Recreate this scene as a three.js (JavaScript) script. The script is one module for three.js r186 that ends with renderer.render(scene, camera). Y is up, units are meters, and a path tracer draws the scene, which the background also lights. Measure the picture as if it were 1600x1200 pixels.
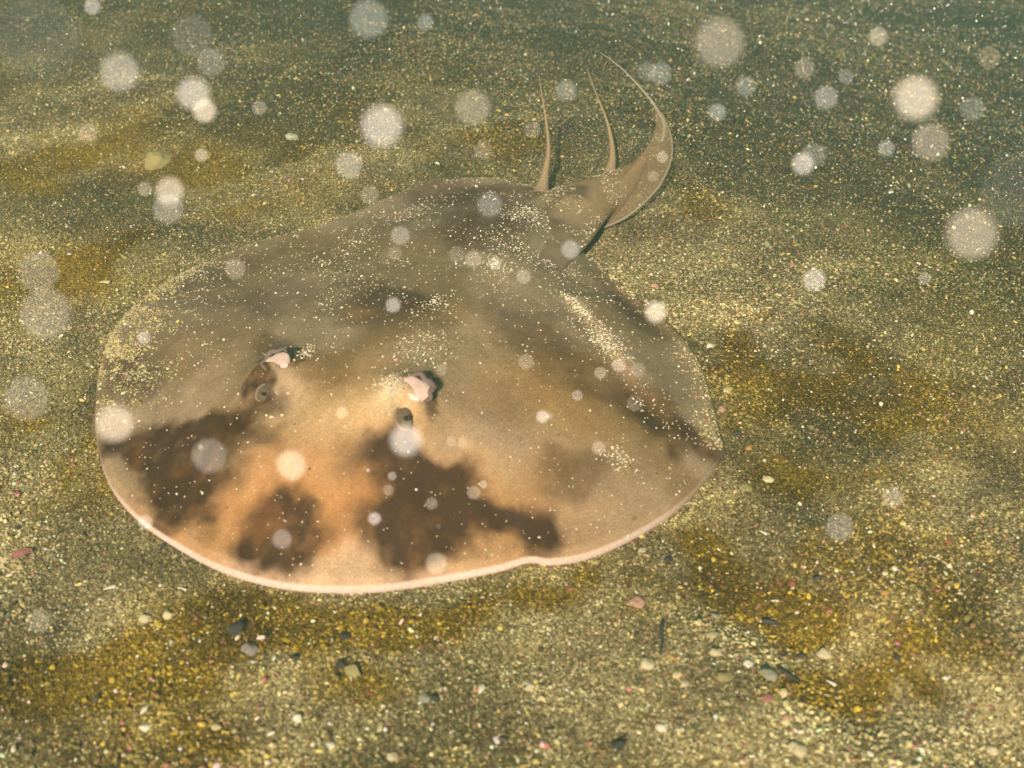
import * as THREE from 'three';
import { mergeGeometries, mergeVertices } from 'three/addons/utils/BufferGeometryUtils.js';

// ---------------------------------------------------------------- camera, sky, sun, exposure, water haze
const scene = new THREE.Scene();
const renderer = new THREE.WebGLRenderer({ antialias: true });
renderer.setSize(1024, 768);
renderer.toneMapping = THREE.LinearToneMapping;
renderer.toneMappingExposure = 1.82;
renderer.shadowMap.enabled = true;

const CAM_H = 0.37, PITCH = 42 * Math.PI / 180, VFOV = 42;
const camera = new THREE.PerspectiveCamera(VFOV, 4 / 3, 0.02, 60);
camera.position.set(0, CAM_H, CAM_H / Math.tan(PITCH));
camera.lookAt(0, 0, 0);
camera.updateMatrixWorld(true);
const FOCUS = 0.6, APERTURE = 0.0035;                       // metres; lens opening 3.5 mm
camera.focus = FOCUS;
camera.userData.fStop = camera.getFocalLength() / (APERTURE * 1000);

{ // the dim green water overhead and all round
  const w = 64, h = 32, d = new Float32Array(w * h * 4);
  for (let j = 0; j < h; j++) {
    const el = (j + 0.5) / h * 2 - 1;                         // -1 straight down, 1 straight up
    const t = Math.max(0, el);
    for (let i = 0; i < w; i++) {
      const k = (j * w + i) * 4;
      d[k] = 0.012 + 0.06 * t; d[k + 1] = 0.03 + 0.12 * t; d[k + 2] = 0.027 + 0.10 * t; d[k + 3] = 1;
    }
  }
  const sky = new THREE.DataTexture(d, w, h, THREE.RGBAFormat, THREE.FloatType);
  sky.mapping = THREE.EquirectangularReflectionMapping; sky.magFilter = THREE.LinearFilter; sky.needsUpdate = true;
  scene.background = sky; scene.environment = sky;
}
const sun = new THREE.DirectionalLight(new THREE.Color().setRGB(1, 0.865, 0.74), 5);
sun.name = 'sun';
sun.position.set(-0.9, 2.9, 3.6); sun.target.position.set(0, 0, 0);
sun.castShadow = true; sun.shadow.radius = 5; sun.shadow.mapSize.set(2048, 2048);
Object.assign(sun.shadow.camera, { left: -1.2, right: 1.2, top: 1.2, bottom: -1.2, near: 0.5, far: 9 });
scene.add(sun, sun.target);
scene.fog = new THREE.FogExp2(new THREE.Color().setRGB(0.36, 0.62, 0.50), 0.14);

// ---------------------------------------------------------------- numbers and noise
let seed = 12345;
function rnd() { seed |= 0; seed = seed + 0x6D2B79F5 | 0; let t = Math.imul(seed ^ seed >>> 15, 1 | seed); t = t + Math.imul(t ^ t >>> 7, 61 | t) ^ t; return ((t ^ t >>> 14) >>> 0) / 4294967296; }
const rr = (a, b) => a + (b - a) * rnd();
const gauss = () => Math.sqrt(-2 * Math.log(1 - rnd())) * Math.cos(6.28318 * rnd());
const clamp = (x, a = 0, b = 1) => Math.min(b, Math.max(a, x));
const sstep = (a, b, x) => { const t = clamp((x - a) / (b - a)); return t * t * (3 - 2 * t); };
const mix = (a, b, t) => a + (b - a) * t;
const mix3 = (a, b, t) => [mix(a[0], b[0], t), mix(a[1], b[1], t), mix(a[2], b[2], t)];
const hash = (x, y, z) => { let h = Math.imul(x, 374761393) ^ Math.imul(y, 668265263) ^ Math.imul(z, 2147483647 - 1274126177); h = Math.imul(h ^ h >>> 13, 1274126177); return ((h ^ h >>> 16) >>> 0) / 4294967296; };
function vnoise(x, y, z = 0) {                                // smooth value noise, 0..1
  const xi = Math.floor(x), yi = Math.floor(y), zi = Math.floor(z);
  const f = (t) => t * t * (3 - 2 * t), u = f(x - xi), v = f(y - yi), w = f(z - zi);
  const L = (k) => mix(mix(hash(xi, yi, k), hash(xi + 1, yi, k), u), mix(hash(xi, yi + 1, k), hash(xi + 1, yi + 1, k), u), v);
  return w ? mix(L(zi), L(zi + 1), w) : L(zi);
}
function fbm(x, y, n = 4, z = 0) { let s = 0, a = 0.5, t = 0; for (let i = 0; i < n; i++) { s += a * vnoise(x, y, z + i * 17); t += a; a *= 0.5; x = x * 2.03 + 7.1; y = y * 2.03 + 3.7; } return s / t; }

// a point of the photograph (1600 x 1200) as a ray from the camera, used to set things down on the seabed
const FPX = 600 / Math.tan(VFOV * Math.PI / 360);
const EYE = camera.position.clone();
function rayOf(px, py) { return new THREE.Vector3((px - 800) / FPX, (600 - py) / FPX, -1).applyQuaternion(camera.quaternion).normalize(); }
function atHeight(px, py, y = 0) { const r = rayOf(px, py), t = (y - EYE.y) / r.y; return EYE.clone().addScaledVector(r, t); }
function onSurface(px, py, f) { let y = 0; for (let i = 0; i < 14; i++) { const p = atHeight(px, py, y); y = mix(y, f(p.x, p.z), 0.7); } return atHeight(px, py, y); }
const G = (px, py) => { const p = atHeight(px, py, 0); return [p.x, p.z]; };

// ---------------------------------------------------------------- naming
const counts = {};
function named(o, name) { const n = counts[name] ?? 0; counts[name] = n + 1; o.name = n ? `${name}_${String(n).padStart(3, '0')}` : name; return o; }
function shade(o) { o.traverse((c) => { if (c.isMesh) { c.castShadow = true; c.receiveShadow = true; } }); }
function put(o, name, data) { named(o, name); Object.assign(o.userData, data); shade(o); scene.add(o); return o; }
function part(parent, geo, mat, name, label) { const m = new THREE.Mesh(geo, mat); m.name = name; if (label) m.userData.label = label; parent.add(m); return m; }
const WET = 0.25;                                             // under water a surface shines far less than in air
const std = (c, rough = 0.7, extra = {}) => new THREE.MeshPhysicalMaterial({ color: new THREE.Color().setRGB(...c), roughness: rough, specularIntensity: WET, ...extra });

// ---------------------------------------------------------------- outline of the ray's disc on the seabed
const OUTLINE = [[150, 640], [153, 700], [175, 768], [220, 820], [270, 855], [340, 893], [420, 918], [500, 928], [600, 926], [700, 911], [780, 895], [832, 881], [858, 884], [884, 882], [930, 871], [1000, 838], [1060, 798], [1103, 753], [1132, 708], [1125, 682], [1117, 648], [1103, 598], [1080, 552], [1045, 512], [1000, 476], [950, 435], [905, 404], [884, 366], [858, 318], [800, 294], [740, 287], [690, 290], [640, 304], [560, 338], [480, 366], [400, 389], [330, 418], [280, 440], [222, 480], [180, 522], [157, 580]].map(([x, y]) => G(x, y));
const C = G(610, 650);
const NR = 1440, RADII = new Float64Array(NR);
{
  const curve = new THREE.CatmullRomCurve3(OUTLINE.map(([x, z]) => new THREE.Vector3(x, 0, z)), true, 'centripetal');
  const pts = curve.getSpacedPoints(4000).map((p) => [Math.atan2(p.z - C[1], p.x - C[0]), Math.hypot(p.x - C[0], p.z - C[1])]);
  for (let i = 0; i + 1 < pts.length; i++) {
    let [a0, r0] = pts[i], [a1, r1] = pts[i + 1];
    let da = a1 - a0; if (da > Math.PI) da -= 2 * Math.PI; if (da < -Math.PI) da += 2 * Math.PI;
    for (let k = 0; k <= 8; k++) { const a = a0 + da * k / 8, n = ((Math.round(a / (2 * Math.PI) * NR) % NR) + NR) % NR; RADII[n] = mix(r0, r1, k / 8); }
  }
}
function discRadius(a) { let t = a / (2 * Math.PI) * NR; t = ((t % NR) + NR) % NR; const i = Math.floor(t), f = t - i; return mix(RADII[i % NR], RADII[(i + 1) % NR], f); }
function edgeDist(x, z) { return discRadius(Math.atan2(z - C[1], x - C[0])) - Math.hypot(x - C[0], z - C[1]); }   // > 0 inside
function segDist(x, z, pts) {                                 // distance to a polyline, and how far along it
  let best = 9, along = 0, acc = 0, side = 1;
  for (let i = 0; i + 1 < pts.length; i++) {
    const [ax, az] = pts[i], [bx, bz] = pts[i + 1], dx = bx - ax, dz = bz - az, l = Math.hypot(dx, dz);
    const t = clamp(((x - ax) * dx + (z - az) * dz) / (l * l)), d = Math.hypot(x - ax - dx * t, z - az - dz * t);
    if (d < best) { best = d; along = acc + t * l; side = Math.sign(dx * (z - az) - dz * (x - ax)) || 1; }
    acc += l;
  }
  return [best, along / acc, side];
}
const g2 = (d, s) => Math.exp(-d * d / (2 * s * s));

// height of the upper skin over the sand
const DOME = G(610, 690), SPINE = [G(590, 720), G(720, 560), G(815, 440), G(890, 352)];
function bodyBase(x, z) {
  const e = edgeDist(x, z); if (e <= 0) return 0;
  const lip = 0.0062 * Math.sqrt(clamp(1 - (1 - clamp(e / 0.006)) ** 2));
  const wing = 0.0085 * sstep(0, 0.08, e);
  const inn = sstep(0.0, 0.06, e);
  const dx = x - DOME[0], dz = z - DOME[1];
  const dome = 0.021 * Math.exp(-(dx * dx) / (2 * 0.095 ** 2) - (dz * dz) / (2 * 0.085 ** 2)) * inn;
  const [d] = segDist(x, z, SPINE);
  const ridge = 0.013 * g2(d, 0.030) * sstep(0, 0.035, e + 0.012);
  return lip + wing + dome + ridge;
}
const B0 = (px, py) => { const p = onSurface(px, py, bodyBase); return [p.x, p.z]; };
const CREASE_A = [[876, 462], [905, 490], [930, 522], [955, 550], [985, 590], [1030, 640], [1075, 690]].map((p) => B0(...p));
const CREASE_B = [[660, 325], [600, 345], [552, 378], [535, 405], [528, 450], [520, 500]].map((p) => B0(...p));
const CREASE_C = [[900, 425], [850, 410], [800, 385], [770, 365]].map((p) => B0(...p));
const EYE_L = B0(428, 596), EYE_R = B0(642, 634), EYEBALL_R = B0(633, 654), EYEBALL_L = B0(414, 612);
function bodyTop(x, z) {
  const e = edgeDist(x, z); if (e <= 0) return 0;
  let h = bodyBase(x, z);
  const inn = sstep(0.004, 0.03, e);
  { const [d, t, s] = segDist(x, z, CREASE_A); h += inn * (-0.0010 * g2(d, 0.006) - 0.0028 * Math.tanh(s * d / 0.004) * g2(d, 0.02)) * sstep(0, 0.1, t) * sstep(1, 0.8, t); }
  { const [d, t, s] = segDist(x, z, CREASE_B); h += inn * (-0.0008 * g2(d, 0.008) + 0.0012 * Math.tanh(s * d / 0.007) * g2(d, 0.022)) * sstep(0, 0.1, t) * sstep(1, 0.8, t); }
  { const [d, t] = segDist(x, z, CREASE_C); h += inn * -0.0014 * g2(d, 0.008) * sstep(0, 0.1, t) * sstep(1, 0.7, t); }
  for (const q of [EYE_L, EYE_R]) h += 0.0105 * g2(Math.hypot(x - q[0], z - q[1]), 0.0125);
  for (const q of [EYEBALL_L, EYEBALL_R]) h += 0.0016 * g2(Math.hypot(x - q[0], z - q[1]) - 0.0065, 0.0018);
  for (const q of [EYEBALL_L, EYEBALL_R]) h -= 0.0022 * g2(Math.hypot(x - q[0], z - q[1]), 0.0045);
  h += inn * 0.0026 * (g2(segDist(x, z, SPINE)[0] - 0.062, 0.02) - g2(segDist(x, z, SPINE)[0] - 0.030, 0.010) * 0.6);
  h += inn * (0.0050 * (fbm(x * 22, z * 22, 2, 3) - 0.5) + 0.0012 * (fbm(x * 70, z * 70, 2, 5) - 0.5));
  return h;
}
const S = (px, py) => { const p = onSurface(px, py, bodyTop); return [p.x, p.z]; };

// ---------------------------------------------------------------- seabed
const FURROW = [[1085, 800], [1125, 870], [1160, 915], [1220, 955], [1270, 990], [1330, 1055], [1420, 1100], [1560, 1130]].map((p) => G(...p));
const RIPPLE_A = [[0, 205], [140, 250], [300, 330], [420, 360]].map((p) => G(...p));
const RIPPLE_B = [[330, 290], [480, 225], [640, 190], [800, 170]].map((p) => G(...p));
function seabed(x, z) {
  const away = sstep(0.0, 0.05, -edgeDist(x, z));
  const r = Math.hypot(x, z);
  let h = 0.030 * (fbm(x * 3.2 + 11, z * 3.2 + 5, 3) - 0.5) + 0.013 * (fbm(x * 11, z * 15, 3, 2) - 0.5);
  const [df] = segDist(x, z, FURROW); h += -0.007 * g2(df, 0.018) + 0.004 * g2(df - 0.035, 0.016);
  const [da] = segDist(x, z, RIPPLE_A); h -= 0.008 * g2(da, 0.02);
  const [db] = segDist(x, z, RIPPLE_B); h -= 0.008 * g2(db, 0.02);
  h -= 0.12 * sstep(-0.1, 0.9, x * 0.72 - z * 0.70 - 0.22);    // falls away towards the back
  h += 0.0015 * Math.sin(z * 38 + 3 * fbm(x * 4, z * 4, 2, 9) * 6.28) * sstep(-0.25, -0.5, z);
  h *= away;
  { const e = edgeDist(x, z); if (e > -0.05 && e < 0.02) h += 0.0010 * g2(e + 0.004, 0.008) * sstep(0.04, -0.05, z - C[1] + 0.25 * (x - C[0])); }
  if (r < 1.6) h += 0.0042 * (fbm(x * 60, z * 60, 4, 4) - 0.5);
  return h + 0.35 * sstep(3, 9, r) * (fbm(x * 0.4, z * 0.4, 3, 8) - 0.5);
}
const onBed = (px, py) => onSurface(px, py, seabed);
// where a film of ochre algae lies on the sand: [x, y, width, height, strength] in the photograph
const FILM = [[1330, 620, 240, 110, .55], [1180, 830, 120, 70, .6], [1400, 850, 160, 90, .5], [110, 700, 120, 110, .55], [700, 960, 320, 40, .6], [1480, 1010, 140, 80, .5], [1250, 560, 170, 70, 1], [1420, 600, 120, 60, .6], [1210, 720, 90, 60, .7], [1330, 700, 130, 60, .5], [1130, 870, 50, 60, .9], [1210, 945, 90, 45, .9], [1350, 1060, 150, 45, 1], [980, 905, 120, 28, .8], [880, 950, 130, 38, .8], [620, 965, 220, 42, 1], [420, 975, 150, 55, 1], [250, 1040, 200, 45, .9], [60, 1050, 120, 50, .8], [560, 1060, 90, 50, .6], [330, 1165, 90, 50, .8], [40, 690, 80, 80, .8], [130, 400, 70, 45, .9], [80, 260, 130, 60, .6], [340, 280, 120, 50, .55], [520, 220, 140, 55, .5], [800, 215, 80, 50, .9], [700, 260, 90, 35, .6], [600, 120, 180, 50, .4], [860, 230, 40, 40, .7], [1060, 320, 50, 40, .5], [1180, 465, 70, 40, .5], [140, 800, 60, 70, .5], [200, 740, 45, 60, .5], [1480, 900, 120, 80, .5], [1150, 1010, 100, 40, .3]]
  .map(([x, y, w, h, s]) => { const [cx, cz] = G(x, y), [ex] = G(x + w, y), [, ez] = G(x, y + h); return [cx, cz, Math.abs(ex - cx), Math.abs(ez - cz), s]; });
function film(x, z) {
  let s = 0;
  const wx = x + 0.03 * (fbm(x * 20, z * 20, 3, 21) - 0.5), wz = z + 0.03 * (fbm(x * 20, z * 20, 3, 22) - 0.5);
  for (const [cx, cz, a, b, k] of FILM) { const d = ((wx - cx) / a) ** 2 + ((wz - cz) / b) ** 2; if (d < 6) s = Math.max(s, k * Math.exp(-d * 0.9)); }
  return clamp(s * 1.5 * (0.25 + 1.25 * sstep(0.34, 0.62, fbm(x * 30, z * 38, 4, 23))) + 2.4 * (fbm(x * 7, z * 10, 4, 24) - 0.485));
}
const BEIGE = [0.46, 0.38, 0.18], OCHRE = [0.245, 0.165, 0.016], OLIVE = [0.185, 0.155, 0.05], FALLOFF_TONE = [0.044, 0.056, 0.030];
function falloff(x, z) {                                          // light fading to the back and right, painted into the sand colour
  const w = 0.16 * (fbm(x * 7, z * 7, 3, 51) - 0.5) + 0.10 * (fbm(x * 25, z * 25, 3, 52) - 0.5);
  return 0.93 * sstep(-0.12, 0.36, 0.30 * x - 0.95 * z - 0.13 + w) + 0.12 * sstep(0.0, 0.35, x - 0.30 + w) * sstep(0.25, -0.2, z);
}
function sandTone(x, z) {
  const f = film(x, z), g = fbm(x * 6, z * 6, 3, 31);
  const mid = 0.60 + 0.62 * sstep(0.3, 0.7, fbm(x * 24, z * 32, 4, 33)) + 0.16 * (fbm(x * 90, z * 90, 2, 34) - 0.5), side = 0.55 * sstep(0.16, 0.46, x) * sstep(-0.5, -0.1, z + 0.2);  // side: fading light at the right, painted as olive sand
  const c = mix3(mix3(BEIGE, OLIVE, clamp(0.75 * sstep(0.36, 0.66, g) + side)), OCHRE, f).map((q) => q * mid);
  return mix3(c, FALLOFF_TONE, falloff(x, z));
}
function grainTexture(n, cells, lo, hi, bumps) {
  const d = new Uint8Array(n * n * 4), pts = [];
  for (let i = 0; i < cells * cells; i++) pts.push([rnd(), rnd(), rnd()]);
  const size = n / cells;
  for (let y = 0; y < n; y++) for (let x = 0; x < n; x++) {
    const cx = Math.floor(x / size), cy = Math.floor(y / size); let b1 = 9, b2 = 9, v = 0;
    for (let j = -1; j <= 1; j++) for (let i = -1; i <= 1; i++) {
      const p = pts[((cy + j + cells) % cells) * cells + (cx + i + cells) % cells];
      const dd = Math.hypot(cx + i + p[0] - x / size, cy + j + p[1] - y / size);
      if (dd < b1) { b2 = b1; b1 = dd; v = p[2]; } else if (dd < b2) b2 = dd;
    }
    const k = (y * n + x) * 4;
    if (bumps) { const q = 255 * clamp((b2 - b1) * 1.4) * (0.5 + 0.5 * v); d[k] = d[k + 1] = d[k + 2] = q; }
    else { const q = 255 * (lo + (hi - lo) * v); d[k] = q; d[k + 1] = q * (0.94 + 0.06 * v); d[k + 2] = q * (0.85 + 0.15 * v); }
    d[k + 3] = 255;
  }
  const t = new THREE.DataTexture(d, n, n); t.wrapS = t.wrapT = THREE.RepeatWrapping; t.magFilter = THREE.LinearFilter; t.minFilter = THREE.LinearFilter;
  if (!bumps) t.colorSpace = THREE.SRGBColorSpace; t.needsUpdate = true; return t;
}
{
  const N = 620, v = new Float32Array((N + 1) ** 2 * 3), uv = new Float32Array((N + 1) ** 2 * 2), col = new Float32Array((N + 1) ** 2 * 3), idx = [];
  const warp = (t) => { const a = Math.abs(t); return Math.sign(t) * (1.15 * a + 10.8 * Math.max(0, a - 0.5) ** 3 * 8); };   // fine in the middle, wide at the rim
  for (let j = 0; j <= N; j++) for (let i = 0; i <= N; i++) {
    const x = warp(i / N * 2 - 1), z = warp(j / N * 2 - 1) - 0.3, k = j * (N + 1) + i;
    v[k * 3] = x; v[k * 3 + 1] = seabed(x, z); v[k * 3 + 2] = z; uv[k * 2] = x / 0.2; uv[k * 2 + 1] = z / 0.2;
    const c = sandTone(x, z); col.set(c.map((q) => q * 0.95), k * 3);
    if (i < N && j < N) { const a = k, b = k + 1, c2 = k + N + 1, d = c2 + 1; idx.push(a, c2, b, b, c2, d); }
  }
  const g = new THREE.BufferGeometry();
  g.setAttribute('position', new THREE.BufferAttribute(v, 3)); g.setAttribute('uv', new THREE.BufferAttribute(uv, 2)); g.setAttribute('color', new THREE.BufferAttribute(col, 3));
  g.setIndex(idx); g.computeVertexNormals();
  const m = new THREE.MeshPhysicalMaterial({ vertexColors: true, roughness: 0.85, specularIntensity: WET, map: grainTexture(1024, 200, 0.55, 1.0, false), bumpMap: grainTexture(1024, 200, 0, 1, true), bumpScale: 0.0009 });
  put(new THREE.Mesh(g, m), 'seabed', { kind: 'structure', label: 'sandy seabed with ochre algae film' });
}

// loose grains: angular chips of quartz, shell and dark mineral
function chip(detail, sx, sy, sz, rough) {
  const g = mergeVertices(new THREE.IcosahedronGeometry(1, detail).deleteAttribute('uv').deleteAttribute('normal')), p = g.attributes.position;
  for (let i = 0; i < p.count; i++) { const k = 1 + rough * (rnd() - 0.5); p.setXYZ(i, p.getX(i) * sx * k, p.getY(i) * sy * k, p.getZ(i) * sz * k); }
  const n = g.toNonIndexed(); n.computeVertexNormals(); return n;
}
const grainMat = new THREE.MeshPhysicalMaterial({ color: 0xffffff, roughness: 0.35, specularIntensity: 0.4 });
const sand = new THREE.Group();
function grainColor(x, z) {
  const u = rnd(), f = film(x, z), t = sandTone(x, z), k = rr(0.55, 1.3);
  if (u < 0.05) return mix3([rr(.55, .78), rr(.48, .68), rr(.30, .48)], FALLOFF_TONE, 0.45 * falloff(x, z));
  if (u < 0.085) return [.07, .058, .03];
  if (u < 0.125) return [.34, .13, .09].map((c) => c * k);
  if (u < 0.20) return [.22, .12, .045].map((c) => c * k);
  if (u < 0.32) return mix3([.50, .38, .12], [.50, .32, .03], f).map((c) => c * k);
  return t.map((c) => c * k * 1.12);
}
{
  const kinds = [chip(0, 1, .75, .8, .5), chip(0, .8, .7, 1, .6), chip(0, 1.2, .6, .7, .5), chip(0, 1, .45, .9, .4)];
  const list = kinds.map(() => []), M = new THREE.Matrix4(), q = new THREE.Quaternion(), e = new THREE.Euler(), pos = new THREE.Vector3(), sc = new THREE.Vector3();
  let tries = 0, made = 0;
  while (made < 640000 && tries++ < 3e6) {
    const z = rr(-1.05, 0.34), dist = CAM_H / Math.tan(PITCH) - z;
    const half = 0.16 + 0.60 * dist; if (half < 0) continue;
    const x = rr(-0.85, 0.85); if (Math.abs(x) > half) continue;
    if (z < -0.7 && rnd() < 0.35) continue;
    const e0 = edgeDist(x, z); if (e0 > 0.003) continue;
    const coarse = sstep(0.05, 0.25, z) * 0.35;
    const patch = 0.9 * (fbm(x * 16, z * 16, 3, 35) - 0.5);
    let r = 0.00040 * Math.exp(0.42 * gauss() + coarse + patch); r = Math.min(r, 0.0017);
    const y = seabed(x, z) + r * rr(-0.35, 0.55);
    e.set(rr(-.6, .6), rr(0, 6.28), rr(-.6, .6)); q.setFromEuler(e);
    list[Math.floor(rnd() * kinds.length)].push([M.clone().compose(pos.set(x, y, z), q, sc.set(r * 1.15, r, r)), grainColor(x, z)]);
    made++;
  }
  list.forEach((l, n) => {
    const im = new THREE.InstancedMesh(kinds[n], grainMat, l.length), c = new THREE.Color();
    l.forEach(([m, k], i) => { im.setMatrixAt(i, m); im.setColorAt(i, c.setRGB(...k)); });
    im.name = 'sand_grain'; im.userData.kind = 'stuff'; sand.add(im);
  });
  put(sand, 'loose_sand', { kind: 'stuff', label: 'loose coarse sand grains covering the seabed', category: 'sand' });
}

// ---------------------------------------------------------------- the electric ray
const BLOTCH = [ // dark marks: [x, y, half width, half height, turn in degrees, darkness]
  [205, 702, 62, 26, 0, .95], [290, 690, 80, 36, -14, 1], [365, 662, 72, 28, -12, .9], [265, 765, 58, 55, 20, 1], [318, 745, 48, 42, 0, .85], [290, 812, 40, 26, 0, .8], [405, 690, 34, 24, 0, .6],
  [445, 832, 62, 50, 0, 1], [440, 850, 56, 46, 0, .95], [418, 865, 46, 30, 0, .7], [470, 810, 40, 26, 0, .6],
  [600, 728, 68, 40, 10, .9], [660, 748, 70, 38, 20, .9], [655, 800, 85, 55, 0, 1], [650, 860, 62, 42, 0, .95], [735, 805, 85, 34, 12, .95], [822, 822, 58, 34, 12, .95], [858, 848, 28, 26, 0, .8], [705, 845, 50, 32, 0, .7],
  [605, 468, 72, 26, 8, .62], [560, 495, 50, 24, 0, .5], [890, 738, 52, 30, -10, .5], [755, 360, 60, 30, 0, .6], [830, 530, 90, 40, 30, .45], [960, 610, 90, 26, 35, .38], [1085, 700, 55, 24, 25, .75], [1030, 660, 60, 22, 30, .6], [215, 590, 50, 40, 0, .55], [420, 470, 90, 22, -8, .4], [700, 305, 80, 16, 0, .55], [985, 490, 55, 18, 38, .5], [340, 430, 70, 16, -18, .3],
  [401, 596, 11, 36, 14, 1], [676, 622, 13, 34, -10, .75], [440, 548, 34, 9, 10, .55], [660, 588, 26, 8, 15, .6], [468, 572, 10, 14, 0, .6],
].map(([x, y, w, h, a, k]) => {
  const [cx, cz] = S(x, y), [ex, ez] = S(x + w * Math.cos(a * Math.PI / 180), y + w * Math.sin(a * Math.PI / 180)), [fx, fz] = S(x, y + h);
  return [cx, cz, ex - cx, ez - cz, fx - cx, fz - cz, k];
});
const TONE = [ // broad tints, rear ones also darkened for shade of slope and haze: [x, y, half width, half height, colour, strength]
  [520, 800, 380, 150, [.62, .30, .095], .95], [500, 905, 340, 55, [.70, .47, .30], .9], [540, 640, 110, 70, [.66, .44, .22], .75], [448, 618, 46, 48, [.80, .56, .36], 1], [420, 590, 26, 30, [.70, .52, .36], .8], [658, 655, 24, 34, [.80, .50, .24], .9], [622, 612, 42, 40, [.70, .56, .36], .9],
  [850, 600, 130, 110, [.42, .235, .07], .75], [470, 580, 80, 40, [.36, .20, .05], .5], [580, 560, 60, 50, [.38, .21, .05], .5], [760, 690, 80, 60, [.43, .32, .21], .75], [1000, 800, 130, 60, [.41, .285, .165], .6], [960, 720, 90, 60, [.33, .25, .145], .6],
  [340, 590, 120, 60, [.40, .285, .17], .65], [600, 440, 260, 90, [.29, .225, .135], .6], [860, 420, 90, 70, [.30, .245, .16], .6], [720, 330, 190, 45, [.19, .152, .102], .8], [330, 480, 130, 50, [.25, .20, .14], .7], [1050, 590, 60, 90, [.22, .185, .115], .7], [250, 435, 130, 55, [.21, .17, .115], .7], [195, 560, 60, 60, [.26, .20, .125], .6], [900, 480, 90, 60, [.30, .235, .155], .5], [860, 350, 60, 60, [.25, .205, .145], .6], [700, 560, 90, 50, [.45, .34, .21], .5],
].map(([x, y, w, h, c, k]) => { const [cx, cz] = S(x, y), [ex] = S(x + w, y), [, fz] = S(x, y + h); return [cx, cz, Math.abs(ex - cx), Math.abs(fz - cz), c, k]; });
function skin(x, z) {
  const n1 = fbm(x * 60, z * 60, 4, 41) - 0.5, n2 = fbm(x * 60, z * 60, 4, 47) - 0.5;
  const wx = x + 0.022 * n1, wz = z + 0.022 * n2;
  let c = mix3([.36, .268, .175], [.23, .145, .06], 0.9 * sstep(.44, .62, fbm(x * 19 + 3, z * 19, 4, 49)));
  for (const [cx, cz, a, b, t, k] of TONE) { const d = ((wx - cx) / a) ** 2 + ((wz - cz) / b) ** 2; if (d < 7) c = mix3(c, t, k * Math.exp(-d * 1.1)); }
  let dark = 0;
  for (const [cx, cz, ax, az, bx, bz, k] of BLOTCH) {
    const det = ax * bz - az * bx; if (Math.abs(det) < 1e-12) continue;
    const u = ((wx - cx) * bz - (wz - cz) * bx) / det, v = ((wz - cz) * ax - (wx - cx) * az) / det, d = Math.sqrt(u * u + v * v);
    if (d < 2) dark = 1 - (1 - dark) * (1 - k * sstep(1.72, 0.45, d + 0.5 * (fbm(x * 90, z * 90, 3, 45) - 0.5)));
  }
  dark *= 1.0 + 0.5 * (fbm(x * 160, z * 160, 3, 43) - 0.5);
  c = mix3(c, mix3([.046, .020, .005], [.13, .058, .016], sstep(.52, .85, fbm(x * 70 + 9, z * 70, 4, 46))), clamp(dark * 1.02, 0, 0.96));
  const m = 0.64 + 0.42 * fbm(x * 45, z * 45, 4, 44) + 0.18 * fbm(x * 260, z * 260, 2, 48);
  return c.map((q) => q * m);
}
const ray = new THREE.Group();
const skinMap = grainTexture(512, 128, 0.80, 1.0, false), skinBump = grainTexture(512, 96, 0, 1, true);
const skinMat = new THREE.MeshPhysicalMaterial({ vertexColors: true, roughness: 0.6, specularIntensity: WET, map: skinMap, bumpMap: skinBump, bumpScale: 0.00012 });
let tailCurve, tailRadius;
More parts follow.
